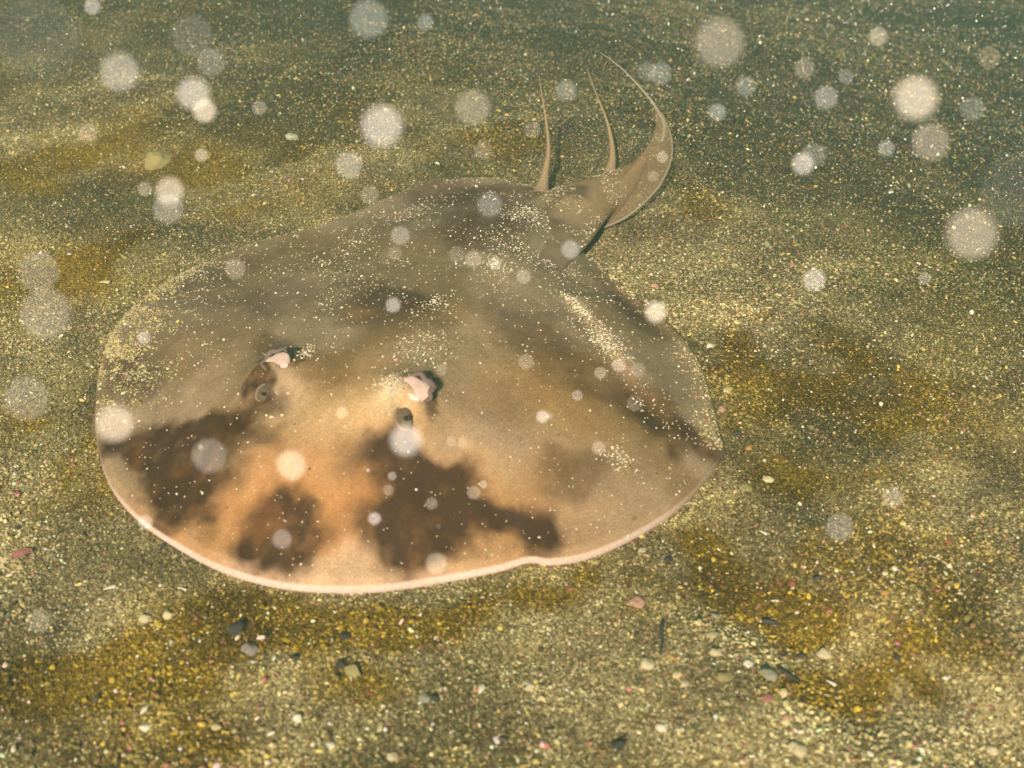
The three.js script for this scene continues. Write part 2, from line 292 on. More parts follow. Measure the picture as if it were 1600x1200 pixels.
{
  const NA = 900, RA = 230, v = [], col = [], uv = [], idx = [];
  const push = (x, y, z, c) => { v.push(x, y, z); col.push(...c); uv.push(x / 0.05, (z * 0.9 - y * 1.6) / 0.05); };
  // rings: from the middle of the back out to the edge, round the lip, and back underneath
  const rings = [];
  for (let j = 1; j <= RA; j++) rings.push([1 - (1 - j / RA) ** 1.35, 0]);
  for (const k of [0.25, 0.5, 0.75, 1]) rings.push([1, k]);
  for (const s of [0.985, 0.93, 0.7, 0.35]) rings.push([s, 1]);
  push(C[0], bodyTop(...C) + 0.001, C[1], skin(...C));
  for (const [s, under] of rings) for (let i = 0; i < NA; i++) {
    const a = i / NA * 2 * Math.PI, R = discRadius(a), x = C[0] + Math.cos(a) * R * s, z = C[1] + Math.sin(a) * R * s;
    const e = R * (1 - s);
    if (!under) {
      const y = s >= 1 ? 0.0008 : bodyTop(x, z);
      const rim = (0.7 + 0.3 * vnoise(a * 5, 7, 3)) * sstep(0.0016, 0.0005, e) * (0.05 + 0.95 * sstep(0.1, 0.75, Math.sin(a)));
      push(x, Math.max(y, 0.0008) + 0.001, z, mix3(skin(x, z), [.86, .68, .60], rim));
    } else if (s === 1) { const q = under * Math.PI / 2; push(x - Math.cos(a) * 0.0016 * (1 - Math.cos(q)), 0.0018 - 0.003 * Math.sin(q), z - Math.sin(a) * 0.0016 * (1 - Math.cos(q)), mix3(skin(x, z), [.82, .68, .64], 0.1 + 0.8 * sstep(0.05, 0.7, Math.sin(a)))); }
    else push(x, -0.002, z, [.75, .6, .52]);
  }
  for (let i = 0; i < NA; i++) idx.push(0, 1 + (i + 1) % NA, 1 + i);
  for (let j = 0; j + 1 < rings.length; j++) for (let i = 0; i < NA; i++) { const a = 1 + j * NA + i, b = 1 + j * NA + (i + 1) % NA, c = a + NA, d = b + NA; idx.push(a, b, c, b, d, c); }
  const g = new THREE.BufferGeometry();
  g.setAttribute('position', new THREE.Float32BufferAttribute(v, 3)); g.setAttribute('color', new THREE.Float32BufferAttribute(col, 3)); g.setAttribute('uv', new THREE.Float32BufferAttribute(uv, 2)); g.setIndex(idx);
  // tail: grows out of the back's ridge and narrows to the tail fin
  const tp = [[800, 420, .012], [862, 352, .014], [905, 322, .014], [950, 298, .013], [985, 272, .012], [1002, 250, .012]].map(([x, y, h]) => atHeight(x, y, h));
  tp[0].y = bodyTop(tp[0].x, tp[0].z) - 0.010; tp[1].y = bodyTop(tp[1].x, tp[1].z) - 0.007;
  tailCurve = new THREE.CatmullRomCurve3(tp, false, 'centripetal');
  tailRadius = (t) => [mix(0.033, 0.004, sstep(0, 1.0, t)), 0.003 + 0.009 * Math.sin(3.14 * Math.min(1, 0.12 + t * 0.9))];
  const TV = [], TC = [], TU = [], TI = [], NT = 90, NC = 40, up = new THREE.Vector3(0, 1, 0);
  for (let j = 0; j <= NT; j++) {
    const t = j / NT, p = tailCurve.getPoint(t), d = tailCurve.getTangent(t), side = new THREE.Vector3().crossVectors(d, up).normalize(), n = new THREE.Vector3().crossVectors(side, d);
    const [rw, rh] = tailRadius(t);
    for (let i = 0; i <= NC; i++) {
      const a = i / NC * 2 * Math.PI, q = p.clone().addScaledVector(side, Math.cos(a) * rw).addScaledVector(n, Math.sin(a) * rh);
      TV.push(q.x, q.y, q.z); TU.push(q.x / 0.05, q.z / 0.05);
      let c = mix3(mix3(skin(tp[1].x, tp[1].z), [.27, .215, .13], sstep(0, .3, t)), [.30, .19, .085], t); const b = fbm(q.x * 50, q.z * 50, 3, 61); c = mix3(c, [.10, .075, .045], sstep(.5, .75, b) * .8); TC.push(...c.map((k) => k * (0.8 + 0.4 * fbm(q.x * 150, q.z * 150, 2, 62))));
      if (i < NC && j < NT) { const k = j * (NC + 1) + i; TI.push(k, k + NC + 1, k + 1, k + 1, k + NC + 1, k + NC + 2); }
    }
  }
  const tg = new THREE.BufferGeometry();
  tg.setAttribute('position', new THREE.Float32BufferAttribute(TV, 3)); tg.setAttribute('color', new THREE.Float32BufferAttribute(TC, 3)); tg.setAttribute('uv', new THREE.Float32BufferAttribute(TU, 2)); tg.setIndex(TI);
  g.computeVertexNormals(); tg.computeVertexNormals();
  part(ray, mergeGeometries([g, tg]), skinMat, 'body');
}
// fins stand on sheets that lean back from the photographer
function leanPoint(base, lean, px, py) {                      // where the ray of a pixel meets the leaning plane through base
  const n = new THREE.Vector3(0, Math.sin(lean), Math.cos(lean)), r = rayOf(px, py);
  return EYE.clone().addScaledVector(r, base.clone().sub(EYE).dot(n) / r.dot(n));
}
const finMat = new THREE.MeshPhysicalMaterial({ specularIntensity: WET, color: new THREE.Color().setRGB(.36, .25, .13), roughness: 0.6, transparent: true, opacity: 0.10, side: THREE.DoubleSide });
const finRoot = std([.38, .26, .145], 0.6, { transparent: true, opacity: 0.5 }), finEdge = new THREE.MeshPhysicalMaterial({ specularIntensity: WET, color: new THREE.Color().setRGB(.34, .29, .20), roughness: 0.6, transparent: true, opacity: 0.5 });
function sweptTube(pts, radius, flat = 1) {
  const c = new THREE.CatmullRomCurve3(pts, false, 'centripetal'), n = 48, m = 12, v = [], idx = [];
  for (let j = 0; j <= n; j++) {
    const t = j / n, p = c.getPoint(t), d = c.getTangent(t), s = new THREE.Vector3().crossVectors(d, new THREE.Vector3(0, 0.3, 1)).normalize(), u = new THREE.Vector3().crossVectors(s, d), r = radius(t);
    for (let i = 0; i < m; i++) { const a = i / m * 6.28318, q = p.clone().addScaledVector(s, Math.cos(a) * r).addScaledVector(u, Math.sin(a) * r * flat); v.push(q.x, q.y, q.z); }
    if (j < n) for (let i = 0; i < m; i++) { const a = j * m + i, b = j * m + (i + 1) % m; idx.push(a, b, a + m, b, b + m, a + m); }
  }
  const k = v.length / 3, p0 = c.getPoint(0), p1 = c.getPoint(1); v.push(p0.x, p0.y, p0.z, p1.x, p1.y, p1.z);
  for (let i = 0; i < m; i++) { idx.push(k, (i + 1) % m, i); idx.push(k + 1, n * m + i, n * m + (i + 1) % m); }
  const g = new THREE.BufferGeometry(); g.setAttribute('position', new THREE.Float32BufferAttribute(v, 3)); g.setIndex(idx); g.computeVertexNormals(); return g;
}
function sheet(a, b, nu, nv, thick, ripple = 0) {             // a thin web between two lines of points
  const ca = new THREE.CatmullRomCurve3(a), cb = new THREE.CatmullRomCurve3(b), v = [], idx = [];
  const row = (nu + 1) * (nv + 1);
  const n = new THREE.Vector3().crossVectors(ca.getPoint(1).sub(ca.getPoint(0)), cb.getPoint(.5).sub(ca.getPoint(.5))).normalize();
  for (const s of [1, -1]) for (let i = 0; i <= nu; i++) for (let j = 0; j <= nv; j++) {
    const p = ca.getPoint(i / nu).lerp(cb.getPoint(i / nu), j / nv), w = thick * (1 - 0.7 * j / nv) * s / 2 + ripple * Math.sin(i * 1.9) * (j / nv);
    p.addScaledVector(n, w); v.push(p.x, p.y, p.z);
  }
  for (let i = 0; i < nu; i++) for (let j = 0; j < nv; j++) { const k = i * (nv + 1) + j; idx.push(k, k + nv + 1, k + 1, k + 1, k + nv + 1, k + nv + 2); idx.push(row + k, row + k + 1, row + k + nv + 1, row + k + 1, row + k + nv + 2, row + k + nv + 1); }
  const ring = []; for (let i = 0; i <= nu; i++) ring.push(i * (nv + 1)); for (let j = 1; j <= nv; j++) ring.push(nu * (nv + 1) + j); for (let i = nu - 1; i >= 0; i--) ring.push(i * (nv + 1) + nv); for (let j = nv - 1; j > 0; j--) ring.push(j);
  ring.forEach((r, i) => { const s = ring[(i + 1) % ring.length]; idx.push(r, s, row + r, s, row + s, row + r); });
  const g = new THREE.BufferGeometry(); g.setAttribute('position', new THREE.Float32BufferAttribute(v, 3)); g.setIndex(idx); g.computeVertexNormals(); return g;
}
function dorsal(base, pxs, lean, root, chord, label) {
  const pts = pxs.map(([x, y]) => leanPoint(base, lean, x, y));
  const spine = part(ray, sweptTube(pts, (t) => root * Math.pow(1 - t, 1.3) * (1 + 2.2 * Math.exp(-t * 9)) + 0.0003, 1.2), finRoot, 'dorsal_fin', label);
  const back = pts.map((p, i) => p.clone().add(new THREE.Vector3(0.012, -0.004, -1).normalize().multiplyScalar(chord * (1 - 0.7 * i / (pts.length - 1)))));
  part(spine, sheet(pts, back, 24, 8, 0.0008), finMat, 'fin_web');
}
dorsal(atHeight(850, 287, .016), [[845, 304], [852, 268], [857, 235], [854, 195], [848, 155], [842, 118]], 0.75, 0.0022, 0.045, 'first back fin, seen edge on, pale at its base');
dorsal(atHeight(954, 262, .016), [[950, 280], [957, 246], [954, 212], [945, 180], [932, 148], [917, 108]], 0.75, 0.0021, 0.045, 'second back fin, further along the tail');
{ // tail fin
  const base = atHeight(948, 352, 0.004), L = 0.85, q = (l) => l.map(([x, y]) => leanPoint(base, L, x, y));
  const outer = q([[942, 356], [975, 341], [1008, 315], [1034, 284], [1049, 247], [1049, 215], [1038, 186], [1026, 166]]);
  const inner = q([[925, 335], [945, 312], [962, 292], [982, 268], [1000, 245], [1015, 222], [1024, 196], [1022, 170]]);
  const fin = part(ray, sheet(inner, outer, 60, 10, 0.0016, 0.0003), new THREE.MeshPhysicalMaterial({ specularIntensity: WET, color: new THREE.Color().setRGB(.30, .195, .10), roughness: 0.7, transparent: true, opacity: 0.22, side: THREE.DoubleSide }), 'tail_fin', 'rounded see-through tail fin with a pale edge');
  part(fin, sweptTube(outer, (t) => 0.0007 * (1 - t) + 0.0002), finEdge, 'fin_margin');
  const web = q([[1034, 222], [1038, 196], [1022, 164], [996, 132], [968, 104], [938, 82]]);
  part(fin, sweptTube(web, (t) => 0.0014 * Math.pow(1 - t, 1.2) + 0.0003), finEdge, 'fin_ray');
}
{ // pelvic fins: flaps at the root of the tail
  const a = [[884, 395], [888, 365], [893, 335], [905, 312]].map(([x, y]) => atHeight(x, y, .012)), b = [[906, 400], [914, 378], [930, 360], [943, 352]].map(([x, y]) => atHeight(x, y, .004));
  part(ray, sheet(a, b, 24, 8, 0.003), std([.33, .25, .16], 0.55), 'pelvic_fin');
  const c = [[790, 310], [815, 305], [835, 300], [850, 296]].map(([x, y]) => atHeight(x, y, .010)), d = [[795, 290], [822, 290], [845, 288], [862, 285]].map(([x, y]) => atHeight(x, y, .003));
  part(ray, sheet(c, d, 24, 8, 0.003), std([.20, .165, .11], 0.55), 'pelvic_fin');
}
// eyes and spiracles
function lump(sx, sy, sz, detail, amp, f) {
  const g = new THREE.SphereGeometry(1, detail, Math.round(detail * 0.7)), p = g.attributes.position;
  for (let i = 0; i < p.count; i++) { const x = p.getX(i), y = p.getY(i), z = p.getZ(i), k = 1 + amp * (fbm(x * f + 5, y * f + 9, 3, 70) + fbm(z * f, x * f, 3, 72) - 1); p.setXYZ(i, x * k * sx, y * k * sy, z * k * sz); }
  g.computeVertexNormals(); return g;
}
const flesh = new THREE.MeshPhysicalMaterial({ bumpMap: skinBump, bumpScale: .00015, color: new THREE.Color().setRGB(.60, .42, .335), roughness: 0.45, specularIntensity: WET });
const fleshPale = new THREE.MeshPhysicalMaterial({ color: new THREE.Color().setRGB(.66, .48, .40), specularIntensity: WET, roughness: 0.4 });
const darkSkin = std([.15, .105, .085], 0.6, { bumpMap: skinBump, bumpScale: .0004 }), irisMat = std([.24, .17, .095], 0.6, { bumpMap: skinBump, bumpScale: .0004 }), pupilMat = std([.02, .016, .013], 0.4);
function seat(px, py, lift) { const p = onSurface(px, py, bodyTop); p.y += lift; return p; }
function spiracle(px, py, s, turn) {
  const p = seat(px, py, 0.0002), m = part(ray, lump(.0060 * s, .0019 * s, .0040 * s, 32, .26, 2.0), flesh, 'spiracle'); m.position.copy(p); m.rotation.set(0.5, turn, 0);
  const l = part(m, lump(.0046 * s, .0010 * s, .0014 * s, 24, .4, 2.4), fleshPale, 'spiracle_flap'); l.position.set(-.0008, .0008 * s, .0030 * s); l.rotation.y = -0.12;
  const rim = [], n = 9; for (let i = 0; i < n; i++) { const a = mix(-0.5, 2.5, i / (n - 1)) + (turn > 0 ? 0.9 : 0), q = .0062 * s * (1 + .12 * Math.sin(i * 2.3)); rim.push(new THREE.Vector3(Math.cos(a) * q, .0002 + .0008 * Math.sin(i), -Math.sin(a) * q * 0.85)); }
  part(m, sweptTube(rim, (t) => .0013 * s * Math.sin(3.14 * (0.08 + 0.84 * t))), darkSkin, 'spiracle_rim');
}
spiracle(434, 567, 1.15, 0.55); spiracle(650, 608, 1.3, -0.5);
const lidMat = std([.22, .15, .09], 0.6);
function eye(px, py, s, turn, label) {
  const p = seat(px, py, 0.0004), m = part(ray, lump(.0026 * s, .0026 * s, .0040 * s, 30, .2, 2), irisMat, 'eye', label); m.position.copy(p); m.rotation.set(0.35, turn, 0);
  const q = part(m, lump(.0016 * s, .0007 * s, .0009 * s, 18, .3, 2), pupilMat, 'pupil'); q.position.set(.0006 * s, .0022 * s, .0012 * s); q.rotation.set(0.5, 0.2, 0.5);
  const lid = []; for (let i = 0; i < 9; i++) { const a = mix(1.6, 5.0, i / 8); lid.push(new THREE.Vector3(Math.cos(a) * .0029 * s, .0010 * s, -Math.sin(a) * .0044 * s)); }
  part(m, sweptTube(lid, (t) => .0008 * s * Math.sin(3.14 * (0.08 + 0.84 * t))), lidMat, 'eyelid');
}
eye(633, 655, 1.45, 0.25, 'eye with a dark slit, the one farther from the dark shoulder blotch'); eye(413, 616, 1.1, -0.3);
put(ray, 'electric_ray', { label: 'round tan electric ray with dark brown blotches, resting on the sand', category: 'ray' });

// sand lying on the ray's back
{
  const kinds = [chip(0, 1.3, .5, .8, .5), chip(0, 1, .6, 1, .6)], list = [[], []], M = new THREE.Matrix4(), q = new THREE.Quaternion(), e = new THREE.Euler(), pos = new THREE.Vector3(), sc = new THREE.Vector3();
  const drop = (x, z, r, dull) => {
    if (edgeDist(x, z) < 0.002) return;
    e.set(rr(-.4, .4), rr(0, 6.28), rr(-.4, .4)); q.setFromEuler(e);
    const u = rnd(), c = dull && u < .75 ? grainColor(x, z - 0.02) : u < .06 ? [.05, .04, .03] : u < .6 ? [rr(.6, .85), rr(.54, .76), rr(.34, .55)] : [rr(.4, .6), rr(.32, .46), rr(.16, .28)];
    list[Math.floor(rnd() * 2)].push([M.clone().compose(pos.set(x, bodyTop(x, z) + 0.001 + r * 0.2, z), q, sc.set(r, r, r)), c]);
  };
  const R = 0.24;
  for (let n = 0; n < 30000; n++) {
    const x = C[0] + rr(-R, R), z = C[1] + rr(-R, R); if (edgeDist(x, z) < 0.003) continue;
    const f = fbm(x * 30, z * 30, 3, 81), g = fbm(x * 120, z * 120, 2, 82), back = sstep(0.10, -0.12, z);
    const front = sstep(0.05, 0.12, z);
    if (rnd() > 0.15 + 0.12 * back + 0.5 * sstep(.52, .75, f) * sstep(.42, .7, g)) continue;
    drop(x, z, 0.00033 * Math.exp(0.36 * gauss()));
  }
  const along = (pts, n, w, t0 = 0, t1 = 1) => { const c = new THREE.CatmullRomCurve3(pts.map(([x, z]) => new THREE.Vector3(x, 0, z))); for (let i = 0; i < n; i++) { const p = c.getPoint(rr(t0, t1)); drop(p.x + gauss() * w, p.z + gauss() * w, 0.00034 * Math.exp(0.35 * gauss())); } };
  along(CREASE_A, 300, 0.0016, 0.02, 0.30); along(CREASE_A, 380, 0.0040, 0.34, 0.55); along(CREASE_A, 300, 0.007); along(CREASE_B, 420, 0.006); along(CREASE_C, 350, 0.007);
  along([[640, 560], [660, 545], [690, 530]].map((p) => S(...p)), 260, 0.007); along([[680, 480], [690, 470]].map((p) => S(...p)), 140, 0.005); along([[770, 400], [780, 430]].map((p) => S(...p)), 200, 0.006);
  along([[815, 345], [830, 330], [860, 350]].map((p) => S(...p)), 420, 0.008); along([[600, 600], [615, 615]].map((p) => S(...p)), 260, 0.004); along([[955, 708], [985, 730]].map((p) => S(...p)), 120, 0.004); along([[470, 560], [485, 545]].map((p) => S(...p)), 90, 0.003);
  // grains heaped against the rim at the back
  for (let n = 0; n < 7000; n++) {
    const a = rr(Math.PI * 0.96, Math.PI * 2.06), d = Math.abs(gauss()) * (0.0008 + 0.010 * fbm(a * 9, 2, 3, 91) * sstep(4.2, 3.2, a) + 0.006 * sstep(5.2, 6.0, a)), Rr = discRadius(a) - 0.001 - d; if (fbm(a * 14, 4, 2, 90) < 0.50 && rnd() < 0.88) continue;
    drop(C[0] + Math.cos(a) * Rr, C[1] + Math.sin(a) * Rr, 0.00040 * Math.exp(0.38 * gauss()), true);
  }
  for (let n = 0; n < 1500; n++) {                            // and on the root of the tail
    const t = rnd() ** 1.6 * 0.75, p = tailCurve.getPoint(t), d = tailCurve.getTangent(t), sd = new THREE.Vector3(-d.z, 0, d.x).normalize(), a = rr(0.15, 2.99), [rw, rh] = tailRadius(t);
    p.addScaledVector(sd, Math.cos(a) * rw); p.y += Math.sin(a) * rh; if (edgeDist(p.x, p.z) > 0.001 && bodyTop(p.x, p.z) + 0.001 > p.y) continue;
    if (fbm(p.x * 60, p.z * 60, 3, 83) < 0.47) continue;
    e.set(rr(-.4, .4), rr(0, 6.28), rr(-.4, .4)); q.setFromEuler(e); const r = 0.00036 * Math.exp(0.36 * gauss());
    list[Math.floor(rnd() * 2)].push([M.clone().compose(p, q, sc.set(r, r, r)), [rr(.5, .8), rr(.44, .7), rr(.28, .5)]]);
  }
  for (let n = 0; n < 9000; n++) {                            // a drift over the side of the disc, half burying it
    const a = Math.PI + 0.30 + 0.24 * gauss(), d = Math.abs(gauss()) * 0.016 * (0.3 + 1.4 * fbm(a * 20, 6, 3, 93)); if (a < Math.PI * 0.97 || rnd() > sstep(0.3, 0.68, fbm(a * 30, d * 150, 3, 94))) continue;
    const Rr = discRadius(a) - 0.0005 - d; drop(C[0] + Math.cos(a) * Rr, C[1] + Math.sin(a) * Rr, 0.00040 * Math.exp(0.38 * gauss()), true);
  }
  const dust = new THREE.Group(), dm = new THREE.MeshStandardMaterial({ roughness: 0.4 });
  list.forEach((l, n) => { const im = new THREE.InstancedMesh(kinds[n], dm, l.length), c = new THREE.Color(); l.forEach(([m, k], i) => { im.setMatrixAt(i, m); im.setColorAt(i, c.setRGB(...k)); }); im.name = 'sand_grain'; im.userData.kind = 'stuff'; dust.add(im); });
  put(dust, 'sand_dusting', { kind: 'stuff', label: 'pale sand grains sprinkled over the back of the ray', category: 'sand' });
}

// ---------------------------------------------------------------- single pebbles, shells and scraps on the sand
const TINT = { pale: [.52, .43, .25], cream: [.60, .48, .25], white: [.66, .59, .43], grey: [.30, .28, .19], dark: [.05, .047, .036], pink: [.42, .17, .14], rose: [.42, .24, .16], red: [.30, .10, .05], orange: [.42, .22, .06], olive: [.28, .23, .09], green: [.36, .38, .24], brown: [.13, .07, .035], purple: [.25, .20, .16] };
const mats = {}; const tint = (n) => mats[n] ??= std(TINT[n], 0.5, { bumpMap: skinBump, bumpScale: 0.0001 });
const SX = (px, py, w) => w / 1563 * 0.5 * EYE.distanceTo(atHeight(px, py)) * 1.0;
function pebbleGeo(r) {
  const g = new THREE.IcosahedronGeometry(1, 3), p = g.attributes.position, s = [rr(.9, 1.15), rr(.55, .8), rr(.7, 1)], o = rnd() * 50;
  for (let i = 0; i < p.count; i++) { const x = p.getX(i), y = p.getY(i), z = p.getZ(i), k = r * (0.42 + 0.62 * (vnoise(x * 1.4 + o, y * 1.4, z * 1.4 + 9) + vnoise(y * 3 + o, z * 3, x * 3 + 7) * .45)); p.setXYZ(i, x * k * s[0], y * k * s[1], z * k * s[2]); }
  const m = mergeVertices(g.deleteAttribute('normal')); m.computeVertexNormals(); return m;
}
function shellGeo(r, ribs) {                                  // a broken piece of a cupped shell
  const nu = 18, nv = 10, v = [], idx = [], o = rnd() * 9, row = (nu + 1) * (nv + 1);
  for (const s of [1, 0]) for (let i = 0; i <= nu; i++) for (let j = 0; j <= nv; j++) {
    const a = mix(-1.05, 1.05, i / nu), q = (0.08 + 0.92 * j / nv) * (1 - 0.22 * vnoise(i * .5 + o, 1) * (j / nv));
    const x = Math.sin(a) * q * r, z = (0.55 - Math.cos(a) * q) * r * 1.1, y = (0.55 - 0.5 * q * q) * r * 0.75 + (ribs ? Math.cos(i * 2.1) * 0.025 * r * q : 0) + s * r * 0.10;
    v.push(x, y, z);
  }
  for (let i = 0; i < nu; i++) for (let j = 0; j < nv; j++) { const k = i * (nv + 1) + j; idx.push(k, k + 1, k + nv + 1, k + 1, k + nv + 2, k + nv + 1, row + k, row + k + nv + 1, row + k + 1, row + k + 1, row + k + nv + 1, row + k + nv + 2); }
  const ring = []; for (let i = 0; i <= nu; i++) ring.push(i * (nv + 1)); for (let j = 1; j <= nv; j++) ring.push(nu * (nv + 1) + j); for (let i = nu - 1; i >= 0; i--) ring.push(i * (nv + 1) + nv); for (let j = nv - 1; j > 0; j--) ring.push(j);
  ring.forEach((a, i) => { const b = ring[(i + 1) % ring.length]; idx.push(a, row + a, b, b, row + a, row + b); });
  const g = new THREE.BufferGeometry(); g.setAttribute('position', new THREE.Float32BufferAttribute(v, 3)); g.setIndex(idx); g.computeVertexNormals(); return g;
}
function shardGeo(l, w) { const g = new THREE.CylinderGeometry(1, 0.3, 1.5, 7, 4), p = g.attributes.position, o = rnd() * 30; for (let i = 0; i < p.count; i++) { const y = p.getY(i), k = 1 + .35 * (vnoise(y * 2 + o, p.getX(i) * 2) - .5); p.setXYZ(i, y * l, p.getX(i) * w * .6 * k + .08 * l * (1 - y * y), p.getZ(i) * w * k); } const m = mergeVertices(g.deleteAttribute('normal').deleteAttribute('uv')); m.computeVertexNormals(); return m; }
function twigAt(pts, r) { return sweptTube(pts.map(([x, y], i) => { const p = onBed(x, y); p.y += r * (0.9 + 0.8 * Math.sin(i * 2)); return p; }), (t) => r * (0.65 + 0.5 * Math.sin(3.14 * Math.min(1, t + .15)))); }
function laid(kind, px, py, w, color, label, turn = 0, cat) {
  const p = onBed(px, py), r = SX(px, py, w) * 0.85;
  const g = kind === 'pebble' ? pebbleGeo(r) : kind === 'shell_fragment' ? shellGeo(r * 1.15, color !== 'grey') : shardGeo(r * 1.1, r * 0.36);
  const m = new THREE.Mesh(g, tint(color)); m.position.set(p.x, p.y + r * (kind === 'pebble' ? .02 : kind === 'shell_fragment' ? -.02 : .2), p.z); m.rotation.set(rr(-.15, .15), turn * Math.PI / 180, rr(-.15, .15));
  put(m, kind, { label, category: cat ?? { pebble: 'pebble', shell_fragment: 'shell', shell_shard: 'shell' }[kind] });
}
const P = 'pebble', F = 'shell_fragment', D = 'shell_shard';
for (const a of [
  [F, 1113, 994, 30, 'cream', 'cream cupped shell piece, largest among the coarse gravel below the ray', 20], [P, 1119, 1020, 24, 'pale', 'pale pebble touching the underside of the largest cream shell piece', 0],
  [P, 1013, 1037, 30, 'pale', 'round buff pebble below the dark upright twig'], [P, 1245, 1171, 32, 'pale', 'buff round pebble at the bottom edge of the view, below the pink shell'],
  [P, 1199, 1056, 32, 'grey', 'flat grey pebble at the upper end of the long dark twig'], [P, 1132, 1058, 30, 'olive', 'dull olive pebble beside the flat grey pebble'], [F, 1223, 1085, 24, 'cream', 'cream pointed shell chip next to the pink shell piece', 70],
  [F, 1198, 1092, 28, 'pink', 'bright pink shell piece among the gravel below the ray', 40], [P, 1228, 1122, 20, 'rose', 'dull rose pebble below the bright pink shell piece'], [D, 1210, 940, 18, 'white', 'thin white shell chip lying in the sand furrow', 0],
  [D, 1298, 1068, 20, 'white', 'slanting white shell chip on the dark ochre patch', -30], [P, 1290, 1022, 24, 'pale', 'pale pebble just above the dark ochre patch by the lower furrow'], [P, 1035, 1136, 22, 'white', 'knobbly white pebble near the bottom edge under the round buff pebble'],
  [P, 1198, 750, 20, 'cream', 'yellowish pebble beside the ray where its disc is widest'], [P, 1166, 763, 22, 'olive', 'ochre round pebble close beside the yellowish one'], [P, 1170, 701, 14, 'orange', 'small amber pebble just off the corner of the disc'],
  [D, 1192, 833, 18, 'white', 'white splinter of shell lying between ray and furrow', -35], [F, 1003, 861, 24, 'pale', 'pale shell piece on sand close below the edge of the ray', 30], [P, 1044, 874, 18, 'dark', 'small blackish pebble beside the pale shell near the ray edge'],
  [P, 995, 942, 28, 'rose', 'rose coloured flat pebble below the notch in the disc edge'], [D, 890, 921, 16, 'red', 'red sliver just below the notch in the disc edge', 10], [P, 1382, 926, 18, 'orange', 'orange chip on sand above the far end of the furrow'], [P, 1237, 912, 14, 'red', 'dark red chip above the white chip in the furrow'],
  [P, 965, 1164, 30, 'dark', 'dark lump of debris at the bottom edge beneath the gravel'], [D, 858, 1140, 18, 'dark', 'short black splinter near the bottom edge', 5], [P, 1070, 1068, 18, 'pale', 'small pale pebble above the short dark sticks'], [P, 1058, 1055, 16, 'cream', 'small creamy pebble next to the orange twig'], [P, 1169, 1038, 16, 'white', 'white bean shaped pebble above the olive pebble'],
  [P, 1091, 973, 18, 'cream', 'creamy chip directly above the largest cream shell piece'], [P, 1118, 963, 18, 'grey', 'greyish chip above the creamy chip'], [P, 1320, 1148, 12, 'white', 'tiny white pebble alone near the lower corner'], [P, 1480, 846, 12, 'red', 'tiny red chip beside the thread loop'], [P, 1550, 1172, 24, 'pale', 'pale blurred pebble in the lower corner of the view'],
  [F, 36, 866, 44, 'pink', 'crimson shell piece at the edge of the view beside the snout side', 10], [D, 286, 921, 16, 'white', 'small bright white shell chip just below the disc margin', -20], [D, 172, 920, 24, 'white', 'slim white shell sliver on sand below the snout side', 25],
  [P, 372, 983, 36, 'dark', 'largest dark stone, lying in the ochre patch below the snout'], [P, 539, 994, 22, 'dark', 'smaller dark stone below the middle of the snout'], [P, 462, 1028, 18, 'dark', 'small dark chip between the two dark stones and the round shell'], [P, 534, 1040, 22, 'dark', 'dark pebble leaning on the round olive shell'],
  [F, 550, 1054, 40, 'olive', 'round olive cupped shell beneath the dark stones', 150], [D, 578, 1085, 14, 'red', 'red splinter below the round olive shell', 5], [P, 229, 967, 28, 'pale', 'buff round pebble at the upper border of the ochre patch'], [P, 266, 962, 22, 'cream', 'yellow chip next to the buff round pebble'],
  [F, 226, 1110, 20, 'white', 'white upright shell chip in grey sand near the lower corner', 60], [P, 229, 1137, 20, 'white', 'knobbly whitish pebble below the white upright shell chip'], [F, 751, 1078, 26, 'white', 'thin white shell flake standing in pale sand', 80], [P, 662, 1093, 26, 'grey', 'grey pebble among pale gravel below the ray'], [P, 682, 1092, 22, 'dark', 'dark pebble beside the grey pebble in pale gravel'],
  [P, 612, 1183, 24, 'pale', 'pale round pebble at the bottom edge in front of the snout'], [P, 517, 1166, 20, 'white', 'white pebble at the bottom edge in front of the snout'], [P, 466, 1122, 22, 'white', 'white chip on sand above the bottom edge'], [P, 391, 1015, 32, 'purple', 'mauve grey pebble under the largest dark stone'], [P, 257, 852, 14, 'dark', 'tiny black chip touching the disc margin'], [P, 337, 1137, 20, 'cream', 'cream pebble in the ochre patch near the bottom edge'], [P, 825, 1073, 26, 'pale', 'buff pebble in the pale gravel beside the short splinter'],
  [P, 455, 214, 22, 'green', 'pale green pebble behind the ray, under the brightest drifting disc'], [P, 246, 252, 46, 'olive', 'flat olive stone behind the ray on the upper sand'], [D, 164, 443, 24, 'pale', 'pale blunt shell shard on sand beside the back of the disc', -8], [D, 193, 402, 20, 'olive', 'slim dull shell shard behind the blunt pale one', -35], [P, 1110, 541, 20, 'white', 'whitish pebble beside the disc where sand is heaped'], [P, 1023, 447, 14, 'rose', 'small rose chip behind the disc above the bright drifting speck'], [P, 1136, 610, 16, 'pale', 'pale pebble touching the side margin of the disc'], [P, 1128, 640, 14, 'rose', 'reddish pebble against the side margin of the disc'],
]) laid(...a);
function twig(pts, w, color, label, name = 'twig') { const r = SX(...pts[0], w); put(new THREE.Mesh(twigAt(pts, r), tint(color)), name, { label, category: name === 'twig' ? 'twig' : 'thread' }); }
twig([[1036, 972], [1033, 985], [1035, 1000], [1032, 1022]], 6, 'dark', 'dark upright twig on the gravel, bent in the middle');
twig([[1214, 1044], [1228, 1055], [1245, 1063], [1258, 1068]], 5, 'dark', 'long dark twig slanting beside the flat grey pebble');
twig([[1150, 1090], [1156, 1097], [1163, 1105]], 4, 'brown', 'short brown stick below the olive pebble, upper of two');
twig([[1108, 1114], [1112, 1120], [1115, 1126]], 3, 'dark', 'short thin dark stick alone on pale sand under the olive pebble');
